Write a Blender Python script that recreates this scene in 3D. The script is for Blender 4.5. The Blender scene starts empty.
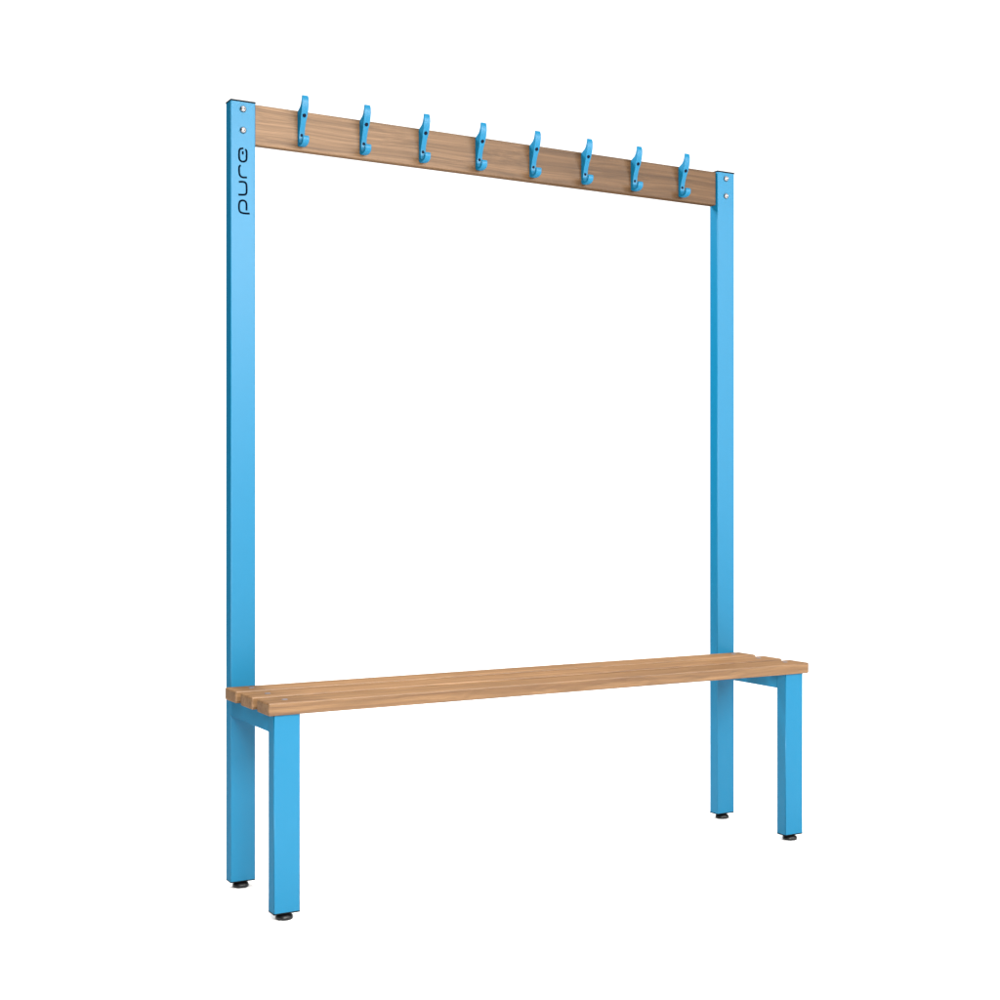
import bpy, bmesh, math, random
from mathutils import Vector, Matrix

scene = bpy.context.scene
col = scene.collection
FLOOR = 0.016            # height of the tube ends above the floor (levelling feet)
A, B = 0.0611, 0.0354    # tube section: width along the bench, depth
L = 1.45                 # spacing of the two end frames
W = L + A
D = 0.2562               # rear-post face to the back of the front leg
SEAT_LO, SEAT_HI = 0.4352, 0.464
H = 1.8547

# ------------------------------------------------------------------ materials
def new_mat(name):
    m = bpy.data.materials.new(name); m.use_nodes = True
    nt = m.node_tree; b = nt.nodes['Principled BSDF']
    return m, nt, b

def N(nt, t, **kw):
    n = nt.nodes.new(t)
    for k, v in kw.items(): setattr(n, k, v)
    return n

def paint(name, base, rough, spec=0.5, texture=0.008):
    m, nt, b = new_mat(name)
    tc = N(nt, 'ShaderNodeTexCoord')
    no = N(nt, 'ShaderNodeTexNoise'); no.inputs['Scale'].default_value = 900; no.inputs['Detail'].default_value = 2
    nt.links.new(tc.outputs['Object'], no.inputs['Vector'])
    bp = N(nt, 'ShaderNodeBump'); bp.inputs['Strength'].default_value = texture; bp.inputs['Distance'].default_value = 0.001
    nt.links.new(no.outputs['Fac'], bp.inputs['Height'])
    nt.links.new(bp.outputs['Normal'], b.inputs['Normal'])
    n2 = N(nt, 'ShaderNodeTexNoise'); n2.inputs['Scale'].default_value = 14; n2.inputs['Detail'].default_value = 4
    nt.links.new(tc.outputs['Object'], n2.inputs['Vector'])
    mr = N(nt, 'ShaderNodeMapRange')
    mr.inputs['To Min'].default_value = rough - 0.03; mr.inputs['To Max'].default_value = rough + 0.03
    nt.links.new(n2.outputs['Fac'], mr.inputs['Value']); nt.links.new(mr.outputs['Result'], b.inputs['Roughness'])
    b.inputs['Base Color'].default_value = (*base, 1)
    b.inputs['Specular IOR Level'].default_value = spec
    return m

BLUE = paint('blue_powder_coat', (0.0004, 0.105, 0.203), 0.34, 0.0)
# satin lacquer: an even weak sheen over the saturated pigment
nt = BLUE.node_tree; pb = nt.nodes['Principled BSDF']
gl = N(nt, 'ShaderNodeBsdfGlossy'); gl.inputs['Roughness'].default_value = .40; gl.inputs['Color'].default_value = (1, 1, 1, 1)
mx = N(nt, 'ShaderNodeMixShader'); mx.inputs['Fac'].default_value = .0245
nt.links.new(pb.outputs[0], mx.inputs[1]); nt.links.new(gl.outputs[0], mx.inputs[2])
nt.links.new(mx.outputs[0], nt.nodes['Material Output'].inputs['Surface'])
BLACK = paint('black_plastic', (0.004, 0.004, 0.0045), 0.38, 0.3)
CAPBLACK = paint('matt_black_plastic', (0.002, 0.0022, 0.003), 0.6, 0.08)
SCREW_DARK = paint('dark_screw', (0.002, 0.004, 0.012), 0.6, 0.05)
INK = paint('dark_navy_print', (0.001, 0.004, 0.009), 0.6, 0.0)

def metal(name, base, rough):
    m, nt, b = new_mat(name)
    b.inputs['Base Color'].default_value = (*base, 1); b.inputs['Metallic'].default_value = 1
    tc = N(nt, 'ShaderNodeTexCoord'); no = N(nt, 'ShaderNodeTexNoise'); no.inputs['Scale'].default_value = 300
    nt.links.new(tc.outputs['Object'], no.inputs['Vector'])
    mr = N(nt, 'ShaderNodeMapRange'); mr.inputs['To Min'].default_value = rough - .06; mr.inputs['To Max'].default_value = rough + .06
    nt.links.new(no.outputs['Fac'], mr.inputs['Value']); nt.links.new(mr.outputs['Result'], b.inputs['Roughness'])
    return m
STEEL = metal('zinc_bolt', (0.25, 0.245, 0.25), 0.34)
SEATSCREW = paint('dull_zinc', (0.105, 0.10, 0.11), 0.6, 0.1)

def wood(name, light, mid, dark, rough=0.45, spec=0.5, end_tints=None):
    m, nt, b = new_mat(name); lk = nt.links.new
    tc = N(nt, 'ShaderNodeTexCoord'); oi = N(nt, 'ShaderNodeObjectInfo')
    off = N(nt, 'ShaderNodeVectorMath', operation='MULTIPLY_ADD')
    off.inputs[1].default_value = (1, 1, 1)
    cmb = N(nt, 'ShaderNodeCombineXYZ')
    mul = N(nt, 'ShaderNodeMath', operation='MULTIPLY'); mul.inputs[1].default_value = 7.3
    lk(oi.outputs['Random'], mul.inputs[0]); lk(mul.outputs[0], cmb.inputs[0]); lk(mul.outputs[0], cmb.inputs[1]); lk(mul.outputs[0], cmb.inputs[2])
    lk(tc.outputs['Object'], off.inputs[0]); lk(cmb.outputs[0], off.inputs[2])
    def mapped(scale):
        mp = N(nt, 'ShaderNodeMapping'); mp.inputs['Scale'].default_value = scale
        lk(off.outputs[0], mp.inputs['Vector']); return mp.outputs[0]
    # slow wander of the grain
    wn = N(nt, 'ShaderNodeTexNoise'); wn.inputs['Scale'].default_value = 1; wn.inputs['Detail'].default_value = 2
    lk(mapped((1.7, 7, 7)), wn.inputs['Vector'])
    wa = N(nt, 'ShaderNodeVectorMath', operation='MULTIPLY_ADD')
    wa.inputs[1].default_value = (0, .055, .055); lk(wn.outputs['Color'], wa.inputs[0]); lk(off.outputs[0], wa.inputs[2])
    # broad growth bands
    mp = N(nt, 'ShaderNodeMapping'); mp.inputs['Scale'].default_value = (.8, 90, 90); lk(wa.outputs[0], mp.inputs['Vector'])
    g1 = N(nt, 'ShaderNodeTexNoise'); g1.inputs['Scale'].default_value = 1; g1.inputs['Detail'].default_value = 6; g1.inputs['Roughness'].default_value = .66
    lk(mp.outputs[0], g1.inputs['Vector'])
    # fine fibres and pores
    mp2 = N(nt, 'ShaderNodeMapping'); mp2.inputs['Scale'].default_value = (5, 480, 480); lk(wa.outputs[0], mp2.inputs['Vector'])
    g2 = N(nt, 'ShaderNodeTexNoise'); g2.inputs['Scale'].default_value = 1; g2.inputs['Detail'].default_value = 3
    lk(mp2.outputs[0], g2.inputs['Vector'])
    # tone drift along the board
    g3 = N(nt, 'ShaderNodeTexNoise'); g3.inputs['Scale'].default_value = 1; g3.inputs['Detail'].default_value = 1
    lk(mapped((3, 12, 12)), g3.inputs['Vector'])
    r1 = N(nt, 'ShaderNodeValToRGB'); e = r1.color_ramp.elements
    e[0].position = .30; e[0].color = (*dark, 1); e[1].position = .68; e[1].color = (*light, 1)
    k = r1.color_ramp.elements.new(.46); k.color = (*mid, 1)
    lk(g1.outputs['Fac'], r1.inputs['Fac'])
    r2 = N(nt, 'ShaderNodeMapRange'); r2.inputs['From Min'].default_value = .3; r2.inputs['From Max'].default_value = .6
    r2.inputs['To Min'].default_value = .78; r2.inputs['To Max'].default_value = 1.1; lk(g2.outputs['Fac'], r2.inputs['Value'])
    r3 = N(nt, 'ShaderNodeMapRange'); r3.inputs['To Min'].default_value = .86; r3.inputs['To Max'].default_value = 1.14; lk(g3.outputs['Fac'], r3.inputs['Value'])
    pr = N(nt, 'ShaderNodeMath', operation='MULTIPLY'); lk(r2.outputs[0], pr.inputs[0]); lk(r3.outputs[0], pr.inputs[1])
    vm = N(nt, 'ShaderNodeVectorMath', operation='SCALE'); lk(r1.outputs['Color'], vm.inputs[0]); 
    tone = N(nt, 'ShaderNodeMapRange'); tone.inputs['To Min'].default_value = .90; tone.inputs['To Max'].default_value = 1.08
    lk(oi.outputs['Random'], tone.inputs['Value'])
    p2 = N(nt, 'ShaderNodeMath', operation='MULTIPLY'); lk(pr.outputs[0], p2.inputs[0]); lk(tone.outputs[0], p2.inputs[1])
    lk(p2.outputs[0], vm.inputs['Scale'])
    if end_tints:
        # tint shifts along the board: paler at one end, darker at the other
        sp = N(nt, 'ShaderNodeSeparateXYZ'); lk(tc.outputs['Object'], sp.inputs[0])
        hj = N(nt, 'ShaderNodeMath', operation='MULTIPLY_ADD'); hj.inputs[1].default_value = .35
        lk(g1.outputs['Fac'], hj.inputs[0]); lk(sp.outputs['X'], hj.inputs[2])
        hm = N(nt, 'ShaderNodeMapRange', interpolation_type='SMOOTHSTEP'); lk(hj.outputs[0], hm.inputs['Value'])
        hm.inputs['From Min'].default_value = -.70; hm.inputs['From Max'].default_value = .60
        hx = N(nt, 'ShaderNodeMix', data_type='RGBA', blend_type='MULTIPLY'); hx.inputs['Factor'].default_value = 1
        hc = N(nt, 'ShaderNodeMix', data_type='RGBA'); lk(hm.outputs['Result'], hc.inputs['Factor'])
        hc.inputs['A'].default_value = (*end_tints[0], 1); hc.inputs['B'].default_value = (*end_tints[1], 1)
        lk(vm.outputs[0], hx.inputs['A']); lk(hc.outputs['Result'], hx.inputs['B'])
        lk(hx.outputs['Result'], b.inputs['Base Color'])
    else:
        lk(vm.outputs[0], b.inputs['Base Color'])
    bp = N(nt, 'ShaderNodeBump'); bp.inputs['Strength'].default_value = .12; bp.inputs['Distance'].default_value = .0006
    lk(g2.outputs['Fac'], bp.inputs['Height']); lk(bp.outputs['Normal'], b.inputs['Normal'])
    b.inputs['Roughness'].default_value = .7; b.inputs['Specular IOR Level'].default_value = 0
    # thin satin oil finish
    g = N(nt, 'ShaderNodeBsdfGlossy'); g.inputs['Roughness'].default_value = rough; g.inputs['Color'].default_value = (1, 1, 1, 1)
    lk(bp.outputs['Normal'], g.inputs['Normal'])
    mx = N(nt, 'ShaderNodeMixShader'); mx.inputs['Fac'].default_value = spec
    lk(b.outputs[0], mx.inputs[1]); lk(g.outputs[0], mx.inputs[2]); lk(mx.outputs[0], nt.nodes['Material Output'].inputs['Surface'])
    return m
OAK = wood('oiled_oak', (.176, .098, .045), (.124, .066, .029), (.094, .047, .0215), .30, .03)
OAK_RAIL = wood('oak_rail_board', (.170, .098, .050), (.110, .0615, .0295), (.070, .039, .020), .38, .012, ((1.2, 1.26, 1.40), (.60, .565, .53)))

m, nt, b = new_mat('white_studio_floor')
b.inputs['Base Color'].default_value = (.78, .78, .78, 1); b.inputs['Roughness'].default_value = .85; b.inputs['Specular IOR Level'].default_value = .1
FLOORMAT = m

# ------------------------------------------------------------------ mesh helpers (bench coordinates, z=0 at the tube ends)
ROOT = Vector((W/2, -0.13, 0))     # where the bench's own origin stands on the floor

def tobj(name, bm, mat, parent, origin, weighted=False):
    """link one mesh object whose vertices were given in bench coordinates"""
    origin = Vector(origin)
    bmesh.ops.translate(bm, verts=bm.verts, vec=-origin)
    bmesh.ops.recalc_face_normals(bm, faces=bm.faces)
    for f in bm.faces: f.smooth = True
    me = bpy.data.meshes.new(name); bm.to_mesh(me); bm.free()
    me.materials.append(mat)
    o = bpy.data.objects.new(name, me); col.objects.link(o)
    o.parent = parent
    o['_origin'] = 0
    pw = Vector(parent['bench_pos']) if parent is not None else Vector((0, 0, 0))
    o.location = origin - pw
    o['bench_pos'] = list(origin)
    if weighted:
        w = o.modifiers.new('WeightedNormal', 'WEIGHTED_NORMAL'); w.keep_sharp = False; w.weight = 100
    return o

def box(lo, hi, bev=0, seg=3, edges='all'):
    bm = bmesh.new()
    lo, hi = Vector(lo), Vector(hi)
    bmesh.ops.create_cube(bm, size=1)
    for v in bm.verts:
        v.co = Vector([lo[i] + (v.co[i] + .5)*(hi[i]-lo[i]) for i in range(3)])
    if bev:
        es = list(bm.edges)
        if edges != 'all':
            ax = 'xyz'.index(edges)
            es = [e for e in es if abs((e.verts[0].co-e.verts[1].co)[ax]) > 1e-5]
        bmesh.ops.bevel(bm, geom=es, offset=bev, segments=seg, profile=.5, affect='EDGES')
    return bm

def lathe(profile, n=32, axis=(0, 0, 1), at=(0, 0, 0)):
    """profile: (radius, height) list, closed at both ends when radius is 0"""
    bm = bmesh.new(); rings = []
    for r, h in profile:
        if r < 1e-6: rings.append([bm.verts.new((0, 0, h))])
        else: rings.append([bm.verts.new((r*math.cos(2*math.pi*i/n), r*math.sin(2*math.pi*i/n), h)) for i in range(n)])
    for a, b_ in zip(rings, rings[1:]):
        for i in range(n):
            j = (i+1) % n
            vs = [a[i % len(a)], a[j % len(a)], b_[j % len(b_)], b_[i % len(b_)]]
            u = []
            for v in vs:
                if v not in u: u.append(v)
            if len(u) > 2: bm.faces.new(u)
    q = Vector((0, 0, 1)).rotation_difference(Vector(axis))
    bmesh.ops.transform(bm, matrix=Matrix.Translation(Vector(at)) @ q.to_matrix().to_4x4(), verts=bm.verts)
    return bm

def merge(bm, other):
    me = bpy.data.meshes.new('tmp'); other.to_mesh(me); other.free()
    bm.from_mesh(me); bpy.data.meshes.remove(me); return bm

# ------------------------------------------------------------------ the bench
bench = bpy.data.objects.new('changing_room_bench', None); col.objects.link(bench)
bench.location = (ROOT.x, ROOT.y, 0); bench.empty_display_size = .3
bench['bench_pos'] = [ROOT.x, ROOT.y, -FLOOR]
bench['label'] = 'wooden slatted bench with light blue steel posts and overhead coat hook rail on white floor'
bench['category'] = 'bench'

def foot(parent, cx, cy):
    bm = lathe([(0, -FLOOR), (.0175, -FLOOR), (.0192, -FLOOR+.0012), (.0196, -FLOOR+.004), (.0190, -FLOOR+.0075),
                (.0165, -FLOOR+.0102), (.0125, -FLOOR+.0118), (.0095, -FLOOR+.0124), (.0085, -FLOOR+.0132), (.0085, -.0015), (0, -.0015)], 40, at=(cx, cy, 0))
    return tobj('levelling_foot', bm, BLACK, parent, (cx, cy, -FLOOR))

def tube_cap(parent, name, x0, y0, zlo, zhi, grow):
    bm = box((x0-grow, y0-grow, zlo), (x0+A+grow, y0+B+grow, zhi), .0012, 2)
    return tobj(name, bm, CAPBLACK, parent, (x0+A/2, y0+B/2, (zlo+zhi)/2), True)

def dome_bolt(parent, x, z):
    n = 32
    bm = lathe([(0, .0042), (.0026, .0042), (.0030, .0066), (.0042, .0064), (.0060, .0052), (.0073, .0033), (.0079, .0012), (.0081, 0), (.0081, -.0005), (0, -.0005)],
               n, axis=(0, -1, 0), at=(x, -.0003, z))
    return tobj('dome_bolt', bm, STEEL, parent, (x, 0, z))

def ribbon(bm, pts, w, y0, y1):
    """a flat raised stroke through (x, z) points on the front face of the post"""
    P = [Vector((a, b_)) for a, b_ in pts]
    S = []
    if len(P) > 2:
        for i in range(len(P)-1):
            p0 = P[max(i-1, 0)]; p1 = P[i]; p2 = P[i+1]; p3 = P[min(i+2, len(P)-1)]
            for k in range(6):
                t = k/6
                S.append(.5*((2*p1)+(p2-p0)*t+(2*p0-5*p1+4*p2-p3)*t*t+(3*p1-p0-3*p2+p3)*t**3))
        S.append(P[-1])
    else: S = P
    left, right = [], []
    for i, s in enumerate(S):
        d = (S[min(i+1, len(S)-1)]-S[max(i-1, 0)]).normalized(); nrm = Vector((-d.y, d.x))
        left.append(s+nrm*w/2); right.append(s-nrm*w/2)
    rows = []
    for l, r in zip(left, right):
        rows.append([bm.verts.new((l.x, y0, l.y)), bm.verts.new((l.x, y1, l.y)), bm.verts.new((r.x, y1, r.y)), bm.verts.new((r.x, y0, r.y))])
    for a, b_ in zip(rows, rows[1:]):
        for i in range(4):
            j = (i+1) % 4
            bm.faces.new((a[i], a[j], b_[j], b_[i]))
    bm.faces.new(rows[0]); bm.faces.new(rows[-1])

STROKES = [
 [(0.0312, 1.7403), (0.0254, 1.7394), (0.0218, 1.7362), (0.0207, 1.7303), (0.0207, 1.7185), (0.0227, 1.7117), (0.0287, 1.7088), (0.0347, 1.7102), (0.0383, 1.7142), (0.0392, 1.7218), (0.0392, 1.7315), (0.0383, 1.7363), (0.0356, 1.7389)],
 [(0.0298, 1.7335), (0.0298, 1.7258)],
 [(0.0401, 1.6723), (0.0309, 1.6715), (0.0249, 1.6731), (0.0216, 1.6781), (0.0207, 1.6854), (0.0207, 1.6944), (0.0223, 1.6978), (0.0249, 1.6998)],
 [(0.0199, 1.6597), (0.0287, 1.661), (0.0347, 1.6601), (0.0383, 1.6565), (0.0392, 1.6491), (0.0392, 1.6395), (0.0383, 1.6344), (0.0352, 1.6313), (0.0298, 1.6301), (0.0187, 1.6293)],
 [(0.0468, 1.5872), (0.0365, 1.5865), (0.0276, 1.5871), (0.0227, 1.5896), (0.0205, 1.5958), (0.0205, 1.6065), (0.0225, 1.6131), (0.0265, 1.6161), (0.0309, 1.6168), (0.0361, 1.6149), (0.0385, 1.6101), (0.039, 1.602), (0.0387, 1.5938)]]

for x0 in (0, L):
    post = tobj('post', box((x0, 0, .002), (x0+A, B, H-.0042), .0022, 4, 'z'), BLUE, bench, (x0+A/2, B/2, 0), True)
    tube_cap(post, 'end_cap', x0, 0, H-.0042, H, .0008)
    tube_cap(post, 'end_cap', x0, 0, -.0012, .002, .0002)
    foot(post, x0+A/2, B/2)
    for z in (1.8334, 1.7832): dome_bolt(post, x0+.0302, z)
    if x0 == 0:
        bm = bmesh.new()
        for s in STROKES: ribbon(bm, s, .0045, -.0004, .0003)
        lt = tobj('lettering', bm, INK, post, (.03, 0, 1.664))
        for p in lt.data.polygons: p.use_smooth = False
        lt['label'] = 'dark lowercase word running up the post below its bolts'
    leg = tobj('leg', box((x0, -D-B, .002), (x0+A, -D, SEAT_LO), .0022, 4, 'z'), BLUE, bench, (x0+A/2, -D-B/2, 0), True)
    tube_cap(leg, 'end_cap', x0, -D-B, -.0012, .002, .0002)
    foot(leg, x0+A/2, -D-B/2)
    tobj('seat_bearer', box((x0+.0003, -D, .3945), (x0+A-.0003, 0, SEAT_LO-.0004), .002, 3, 'y'), BLUE, bench, (x0+A/2, -D/2, .415), True)

# seat slats
for i, (y1, y0) in enumerate([(-.0025, -.0795), (-.113, -.1905), (-.2235, -.3004)]):
    s = tobj('seat_slat', box((-.0150, y0, SEAT_LO), (W+.0148, y1, SEAT_HI), .0042, 4), OAK, bench, (W/2, (y0+y1)/2, (SEAT_LO+SEAT_HI)/2), True)
    for sx in (.0365, W-.0365):
        yy = (y0+y1)/2
        bm = lathe([(0, .0003), (.0018, .0003), (.0022, .0011), (.0062, .0010), (.0070, .0004), (.0070, -.001), (0, -.001)], 24, at=(sx, yy, SEAT_HI))
        tobj('screw', bm, SEATSCREW, s, (sx, yy, SEAT_HI))

# overhead rail
RAILY = .006
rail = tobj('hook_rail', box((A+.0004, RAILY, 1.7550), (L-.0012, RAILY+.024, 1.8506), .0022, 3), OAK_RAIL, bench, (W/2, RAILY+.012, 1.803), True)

# coat hooks: side outline (stand-off from the rail, height above the upper screw), half width
PROF = [(0.0272, 0.0465, 0.0067), (0.0292, 0.0473, 0.008), (0.0312, 0.0461, 0.0078), (0.0331, 0.0388, 0.0089), (0.0334, 0.028, 0.0089), (0.03, 0.012, 0.0089), (0.0245, -0.001, 0.008), (0.0185, -0.015, 0.0067), (0.0125, -0.03, 0.0067), (0.009, -0.042, 0.0067), (0.0082, -0.052, 0.0078), (0.0095, -0.06, 0.0078), (0.0135, -0.0655, 0.0078), (0.02, -0.068, 0.0078), (0.0265, -0.066, 0.0078), (0.0305, -0.0622, 0.008), (0.0315, -0.0555, 0.008), (0.0322, -0.0517, 0.008), (0.0345, -0.0503, 0.008), (0.0368, -0.0517, 0.008), (0.0378, -0.0565, 0.008), (0.037, -0.0642, 0.008), (0.033, -0.0685, 0.008), (0.026, -0.0715, 0.0078), (0.017, -0.0725, 0.0078), (0.006, -0.0715, 0.0078), (0.0002, -0.0685, 0.0078), (0.0002, 0.012, 0.0082), (0.007, 0.015, 0.0089), (0.0205, 0.02, 0.0089), (0.0265, 0.027, 0.0089), (0.0291, 0.0334, 0.0089), (0.0287, 0.0405, 0.0089)]
def hook_mesh(hx, hz):
    bm = bmesh.new()
    lft = [bm.verts.new((hx-w, RAILY-d, hz+z)) for d, z, w in PROF]
    rgt = [bm.verts.new((hx+w, RAILY-d, hz+z)) for d, z, w in PROF]
    n = len(PROF)
    fl = bm.faces.new(lft); fr = bm.faces.new(list(reversed(rgt)))
    for i in range(n):
        j = (i+1) % n
        bm.faces.new((lft[j], lft[i], rgt[i], rgt[j]))
    rim = list({e for f in (fl, fr) for e in f.edges})
    bmesh.ops.bevel(bm, geom=rim, offset=.0012, segments=3, profile=.5, affect='EDGES', clamp_overlap=True)
    big = [f for f in bm.faces if len(f.verts) > 8]
    bmesh.ops.triangulate(bm, faces=big)
    return bm
HZ = 1.8342
HX0, HSTEP = .1776, .16355
def screw_head(parent, hx, d, z, r, axis):
    bm = lathe([(0, .0004), (r*.5, .0003), (r*.85, .0001), (r, -.0003), (r, -.002), (0, -.002)], 24, axis=axis, at=(hx, RAILY-d, z))
    return tobj('screw', bm, SCREW_DARK, parent, (hx, RAILY-d, z))
proto = tobj('coat_hook', hook_mesh(HX0, HZ), BLUE, bench, (HX0, RAILY, HZ), True)
sc1 = screw_head(proto, HX0, .0250, HZ-.0005, 0.0050, (0, -.905, -.425))
sc2 = screw_head(proto, HX0, .0090, HZ-.0448, .0040, (0, -.985, -.17))
for k in range(1, 8):
    h = proto.copy(); col.objects.link(h); h.location = proto.location + Vector((HSTEP*k, 0, 0))
    for ch in (sc1, sc2):
        c = ch.copy(); col.objects.link(c); c.parent = h

for o in list(bpy.data.objects):
    for k in ('_origin', 'bench_pos'):
        if k in o: del o[k]

# ------------------------------------------------------------------ floor
bm = bmesh.new()
bmesh.ops.create_circle(bm, cap_ends=True, segments=96, radius=6)
me = bpy.data.meshes.new('floor'); bm.to_mesh(me); bm.free(); me.materials.append(FLOORMAT)
floor = bpy.data.objects.new('floor', me); col.objects.link(floor); floor['kind'] = 'structure'

# ------------------------------------------------------------------ studio light
YAW = 0.5141
FWD = Vector((math.sin(YAW), math.cos(YAW), 0))
world = bpy.data.worlds.new('World'); scene.world = world; world.use_nodes = True
nt = world.node_tree; bg = nt.nodes['Background']; lk = nt.links.new
tc = N(nt, 'ShaderNodeTexCoord')
def dirdot(vec):
    n = N(nt, 'ShaderNodeVectorMath', operation='DOT_PRODUCT'); n.inputs[1].default_value = vec
    lk(tc.outputs['Generated'], n.inputs[0]); return n.outputs['Value']
def ramp(v, a, b_, lo, hi):
    n = N(nt, 'ShaderNodeMapRange', interpolation_type='SMOOTHSTEP')
    n.inputs['From Min'].default_value = a; n.inputs['From Max'].default_value = b_
    n.inputs['To Min'].default_value = lo; n.inputs['To Max'].default_value = hi
    lk(v, n.inputs['Value']); return n.outputs['Result']
W_BACK, W_FRONT, W_TOP = 0.85, 0.05, 2.1
back = ramp(dirdot(FWD), .6, .78, W_FRONT, W_BACK)      # white studio wall beyond the bench, dim studio behind the photographer
top = ramp(dirdot(Vector((0, 0, 1))), .55, .9, 0, W_TOP)   # unseen overhead glow added to the world to whiten the floor
side = ramp(dirdot(Vector((1, 0, 0))), -.36, -.18, 0, 1)  # world darkened towards the left, added to cut sheen on left-facing paint
mu = N(nt, 'ShaderNodeMath', operation='MULTIPLY'); lk(back, mu.inputs[0]); lk(side, mu.inputs[1])
ad = N(nt, 'ShaderNodeMath', operation='ADD'); lk(mu.outputs[0], ad.inputs[0]); lk(top, ad.inputs[1])
lk(ad.outputs[0], bg.inputs['Strength']); bg.inputs['Color'].default_value = (1, 1, 1, 1)

def area(name, loc, target, sx, sy, power, colr=(1, 1, 1)):
    d = bpy.data.lights.new(name, 'AREA'); d.shape = 'RECTANGLE'; d.size = sx; d.size_y = sy; d.energy = power; d.color = colr
    o = bpy.data.objects.new(name, d); col.objects.link(o); o.location = loc
    o.rotation_euler = (Vector(target)-Vector(loc)).to_track_quat('-Z', 'Y').to_euler()
    return o
area('strip_softbox', (1.95, -3.6, 2.5), (1.95, 0, 2.2), 4.8, .95, 195, (1, .985, .96))
area('fill_softbox', (4.3, -3.2, 1.15), (1.5, 0, .9), 1.7, 1.0, 30, (1, 1, 1))
area('rim_lamp', (.05, 1.25, 3.1), (1.0, 0, .9), .8, .8, 85, (1, 1, 1))
area('key_lamp', (-.45, -2.9, 1.45), (.6, 0, .9), .8, .8, 76, (1, .97, .92))

# ------------------------------------------------------------------ camera
cam = bpy.data.cameras.new('camera'); co = bpy.data.objects.new('camera', cam); col.objects.link(co)
co.location = (-1.0549, -3.1623, .9055+FLOOR); co.rotation_euler = (math.pi/2, 0, -YAW)
cam.sensor_width = 36; cam.lens = 36*1.3844; cam.clip_start = .05; cam.clip_end = 500
scene.camera = co
scene.render.engine = 'CYCLES'
vs = scene.view_settings
vs.view_transform = 'Standard'; vs.look = 'None'; vs.exposure = .68; vs.gamma = 1; vs.use_curve_mapping = False
